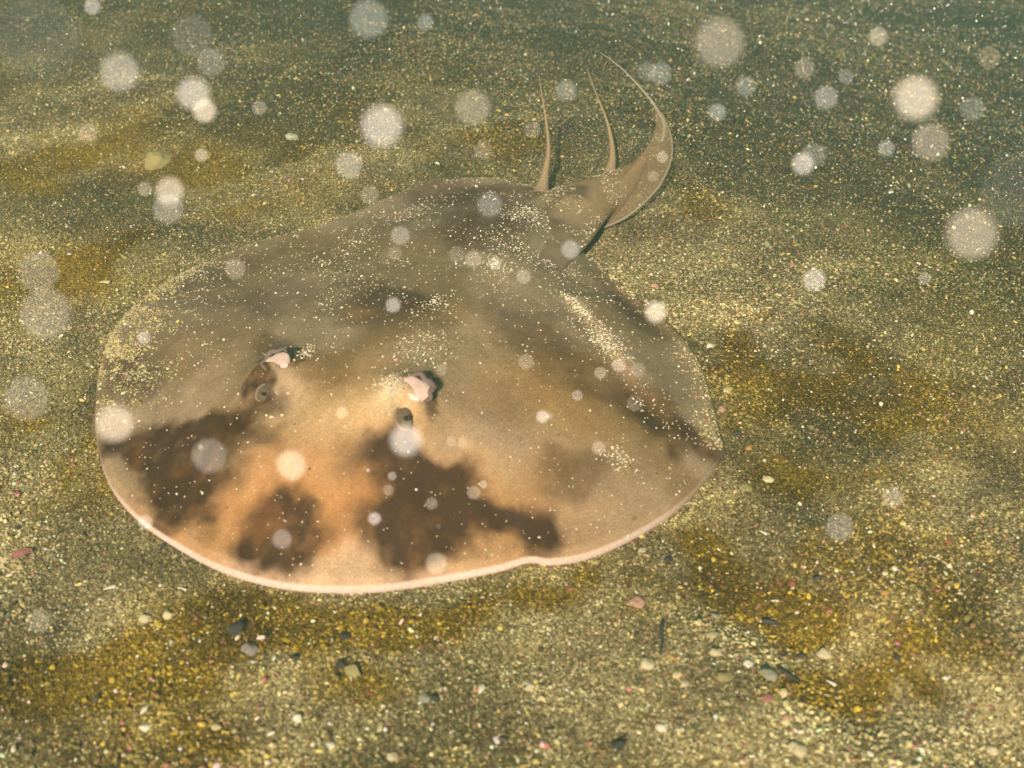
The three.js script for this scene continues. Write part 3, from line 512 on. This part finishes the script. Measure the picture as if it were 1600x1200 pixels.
twig([[1043, 1024], [1052, 1030], [1058, 1034]], 4, 'orange', 'short orange twig at the foot of the dark upright twig');
twig([[1190, 972], [1204, 975], [1220, 978]], 7, 'dark', 'thick dark scrap in the bottom of the furrow');
twig([[1245, 1028], [1252, 1025], [1262, 1027]], 4, 'dark', 'forked dark twig between furrow and long dark twig');
twig([[1258, 683], [1261, 692], [1266, 700]], 4, 'dark', 'tiny dark twig on ochre sand beside the corner of the disc');
twig([[1145, 681], [1152, 679], [1160, 681]], 5, 'dark', 'short dark scrap right beside the dark corner of the disc');
twig([[618, 935], [624, 938], [628, 944]], 4, 'brown', 'tiny brown twig just under the snout margin');
twig([[660, 1016], [666, 1008], [672, 1000]], 4, 'brown', 'reddish brown twig on sand below the snout');
twig([[1397, 1022], [1403, 1032], [1408, 1040]], 5, 'dark', 'dark twig by the far end of the furrow');
twig([[1270, 907], [1280, 904], [1288, 902]], 5, 'dark', 'dark crumb of wood on the sand above the furrow');
twig([[1452, 868], [1470, 876], [1488, 890], [1500, 910], [1488, 914]], 1.6, 'pale', 'fine pale looped thread lying on the sand', 'thread');

// ---------------------------------------------------------------- drifting specks between the lens and the seabed
const flake = (c) => std(c, 0.55, { metalness: 1 });      // mica-bright flakes of silt
const driftMat = { w: flake([.86, .83, .82]), c: flake([.95, .86, .74]), g: flake([.70, .74, .74]), t: flake([.8, .66, .46]) };
const SUNWARD = sun.position.clone().normalize();
const flocGeo = [0, 1, 2, 3, 4].map(() => { const g = new THREE.IcosahedronGeometry(1, 3), p = g.attributes.position, o = rnd() * 40; for (let i = 0; i < p.count; i++) { const x = p.getX(i), y = p.getY(i), z = p.getZ(i), k = 0.8 + 0.4 * vnoise(x * 2 + o, y * 2, z * 2 + 5.5); p.setXYZ(i, x * k, y * k, z * k * 0.16); } const m = mergeVertices(g.deleteAttribute('normal').deleteAttribute('uv')); m.computeVertexNormals(); return m; });
let flocN = 0;
function floc(px, py, D, k, t, label, group) {                // D: width of its blurred disc in the photograph
  const blur = D / FPX / 2, d = 1 / (blur * 2 * 0.93 / APERTURE + 1 / FOCUS), r = d * blur * Math.sqrt(k) * 0.42;
  const m = new THREE.Mesh(flocGeo[flocN++ % 5], driftMat[t]); m.position.copy(EYE).addScaledVector(rayOf(px, py), d); m.scale.setScalar(r); const h = rayOf(px, py).negate().add(SUNWARD).normalize().add(new THREE.Vector3(rr(-.1, .1), rr(-.1, .1), rr(-.1, .1))).normalize();
  m.quaternion.setFromUnitVectors(new THREE.Vector3(0, 0, 1), h); m.rotateZ(rr(0, 6));
  put(m, 'drifting_speck', { label, category: 'speck', group: group ?? 'specks drifting in the water' });
}
for (const a of [
  [597, 198, 64, .75, 'w', 'brightest large pale disc drifting over the sand behind the ray'], [577, 30, 58, .26, 'g', 'large faint grey disc near the top edge behind the ray'], [188, 112, 56, .38, 'w', 'round greyish disc alone in the upper corner'], [303, 146, 48, .62, 'w', 'bright speck, upper of a touching pair near the upper corner'], [320, 173, 34, .7, 'c', 'smaller bright speck, lower of a touching pair near the upper corner'],
  [739, 168, 54, .32, 'c', 'mid grey disc drifting between the brightest disc and the first fin'], [330, 97, 42, .18, 'g', 'faint disc just above the touching bright pair'], [300, 55, 60, .10, 'g', 'barely visible wide disc near the top edge, above the touching pair'], [545, 258, 42, .4, 'w', 'whitish disc just behind the back edge of the ray'], [265, 300, 42, .66, 'c', 'bright speck, upper of a stacked pair beside the back of the ray'], [262, 326, 46, .34, 'w', 'greyish speck, lower of a stacked pair beside the back of the ray'],
  [315, 242, 20, .4, 'c', 'small speck above the stacked pair'], [227, 295, 22, .3, 'c', 'small tan speck beside the stacked pair'], [578, 305, 30, .22, 'c', 'faint speck touching the back edge of the ray'], [405, 168, 22, .25, 'c', 'small faint speck below and beside the touching bright pair'], [137, 208, 28, .25, 'c', 'faint tan speck below the round greyish disc'], [665, 35, 24, .3, 'g', 'small speck near the top edge beside the large faint disc'], [144, 10, 22, .5, 'w', 'small white speck cut near the top edge'],
  [1125, 68, 74, .34, 'c', 'largest greyish disc over dark water above the fins side'], [1432, 153, 62, .66, 'c', 'brightest large disc over the dark water behind'], [1520, 365, 74, .5, 'c', 'large buff disc near the side edge of the view'], [1455, 222, 54, .25, 'c', 'faint disc below the brightest disc over dark water'], [1290, 152, 34, .34, 'w', 'small pale disc midway between the two big ones over dark water'], [1121, 175, 27, .42, 'g', 'small grey disc under the largest greyish disc'],
  [1255, 256, 33, .62, 'w', 'bright speck, lower of an overlapping pair over dark water'], [1272, 242, 36, .22, 'g', 'faint speck, upper of an overlapping pair over dark water'], [1272, 437, 34, .5, 'w', 'white disc over the open sand beyond the ray'], [1025, 487, 33, .95, 'c', 'very bright cream speck at the rear edge of the disc'], [1032, 115, 34, .28, 'g', 'faint disc next to the tip of the tail fin'], [1010, 112, 30, .15, 'g', 'very faint disc overlapping another next to the tail fin tip'], [884, 142, 32, .34, 'g', 'grey disc between the two back fins'],
  [1165, 135, 30, .25, 'g', 'faint speck below the largest greyish disc, towards the dark water'], [1257, 107, 30, .24, 'c', 'faint tan speck beside the largest greyish disc'], [1520, 170, 34, .2, 'g', 'faint grey disc beside the brightest disc over dark water'], [1385, 232, 24, .34, 'g', 'small grey speck beside the faint disc over dark water'], [1372, 57, 26, .45, 'c', 'small tan speck near the top edge over dark water'], [1322, 120, 22, .2, 'g', 'very small faint speck over dark water'], [1545, 90, 30, .2, 't', 'faint tan speck in the far upper corner'], [1445, 435, 18, .3, 'g', 'small faint speck below the large buff disc'],
  [765, 320, 40, .32, 'g', 'bluish grey disc over the back edge of the ray'], [625, 368, 30, .34, 'w', 'pale speck over the rear part of the ray'], [740, 405, 28, .24, 'c', 'faint buff disc over the rear back'], [714, 397, 26, .14, 'c', 'very faint disc over the rear back'], [617, 396, 22, .22, 'c', 'small faint speck below the pale one over the rear back'], [774, 412, 20, .4, 'w', 'small whitish speck over the rear back near the tail'], [818, 432, 24, .34, 'c', 'small round speck over the trunk near the tail'], [614, 477, 24, .5, 'w', 'round white speck over the faint brown mark on the back'], [892, 390, 30, .48, 'g', 'round grey disc over the notch beside the tail'],
  [367, 420, 32, .28, 'c', 'faint disc over the back margin of the ray'], [225, 527, 20, .48, 'w', 'small white speck over the side margin of the ray'], [178, 660, 56, .72, 'c', 'large bright disc over the side margin of the ray'], [327, 712, 54, .22, 'w', 'large dim disc over the dark shoulder blotch'], [455, 727, 46, .6, 'c', 'bright peach disc between the dark blotches'], [635, 688, 50, .86, 'w', 'brightest disc on the ray, just below its eye'], [441, 842, 30, .3, 'w', 'small disc in the centre of the oval dark blotch'], [682, 880, 34, .4, 'c', 'speck over the front end of the big dark blotch'], [227, 816, 22, .42, 'w', 'small speck on the disc margin below the dark shoulder blotch'],
  [613, 744, 14, .5, 'w', 'tiny disc at the upper end of the big dark blotch'], [607, 766, 18, .3, 'c', 'tiny faint disc, one of two on the big dark blotch'], [674, 787, 20, .3, 'c', 'tiny disc in the middle of the big dark blotch'], [534, 645, 18, .44, 'c', 'small peach speck midway between the eyes'], [585, 810, 20, .6, 'w', 'white oblong speck beside the big dark blotch'], [848, 651, 20, .75, 'w', 'white speck over the plain flank'], [967, 571, 22, .46, 'c', 'pale speck near the flank crease'], [938, 583, 20, .36, 'c', 'pale speck below another near the flank crease'], [997, 578, 24, .22, 'g', 'oblong faint speck over the flank crease'], [822, 565, 26, .24, 'c', 'faint disc over the ochre flank'], [902, 618, 18, .34, 'w', 'small ring shaped speck over the flank'], [935, 700, 22, .4, 'c', 'pale speck over the side of the disc'], [992, 630, 26, .16, 'c', 'very faint disc over the side of the disc'], [755, 757, 13, .5, 'c', 'tiny pale speck beside the big dark blotch arm'], [705, 690, 17, .22, 'c', 'tiny faint disc beside the brightest one on the ray'], [722, 692, 16, .2, 'c', 'second tiny faint disc beside the brightest one on the ray'], [690, 578, 20, .22, 'c', 'small faint disc beside the spiracle'], [740, 770, 22, .3, 'c', 'faint small disc on the arm of the big dark blotch'],
  [60, 425, 60, .22, 'w', 'wide soft disc over pale sand beside the back of the ray'], [72, 490, 76, .2, 'w', 'widest soft disc over pale sand beside the ray'], [42, 622, 66, .2, 'w', 'wide soft disc over sand beside the snout side'], [1312, 824, 42, .28, 'w', 'faint disc over the sand beyond the furrow'], [1395, 777, 30, .25, 'w', 'small faint disc over the sand beyond the furrow'], [1020, 275, 18, .2, 'c', 'small speck in front of the tail fin'], [1035, 245, 18, .32, 'c', 'small tan speck over the tail fin edge'], [60, 970, 34, .2, 'c', 'faint disc over the sand near the lower corner'], [832, 203, 26, .2, 'c', 'faint oblong speck beside the first back fin'], [755, 235, 30, .16, 'c', 'very faint disc behind the ray near the first back fin'],
  [60, 60, 120, .06, 'g', 'huge faint bluish disc in the upper corner'], [1590, 300, 110, .06, 'g', 'huge faint disc cut by the side edge of the view'],
]) floc(...a);
// small sharp glinting specks farther off, and silt too fine to count
{
  const g = [chip(0, 1.5, .55, .6, .5), chip(0, 1, .6, .9, .6)], n = [9000, 9000], M = new THREE.Matrix4(), q = new THREE.Quaternion(), e = new THREE.Euler(), c = new THREE.Color(), s = new THREE.Vector3();
  const silt = new THREE.Group(), sm = new THREE.MeshStandardMaterial({ roughness: 0.5 });
  g.forEach((geo, j) => {
    const im = new THREE.InstancedMesh(geo, sm, n[j]);
    for (let i = 0; i < n[j]; i++) {
      let x, y, z;
      do { z = rr(-1.2, 0.2); x = rr(-0.9, 1.0); y = seabed(x, z) + 0.003 + 0.16 * rnd() ** 2; } while (rnd() > 0.10 + 0.9 * sstep(-0.35, 0.35, x - z * 0.55 - 0.42) || (edgeDist(x, z) > -0.01));
      e.set(rr(0, 6), rr(0, 6), rr(0, 6)); q.setFromEuler(e); const r = 0.00046 * Math.exp(0.4 * gauss());
      im.setMatrixAt(i, M.compose(new THREE.Vector3(x, y, z), q, s.set(r, r, r))); im.setColorAt(i, c.setRGB(rr(.6, .9), rr(.55, .85), rr(.4, .65)));
    }
    im.name = 'silt_grain'; im.userData.kind = 'stuff'; silt.add(im);
  });
  put(silt, 'suspended_silt', { kind: 'stuff', label: 'fine silt stirred up in the water behind the ray', category: 'silt' });
}
renderer.render(scene, camera);
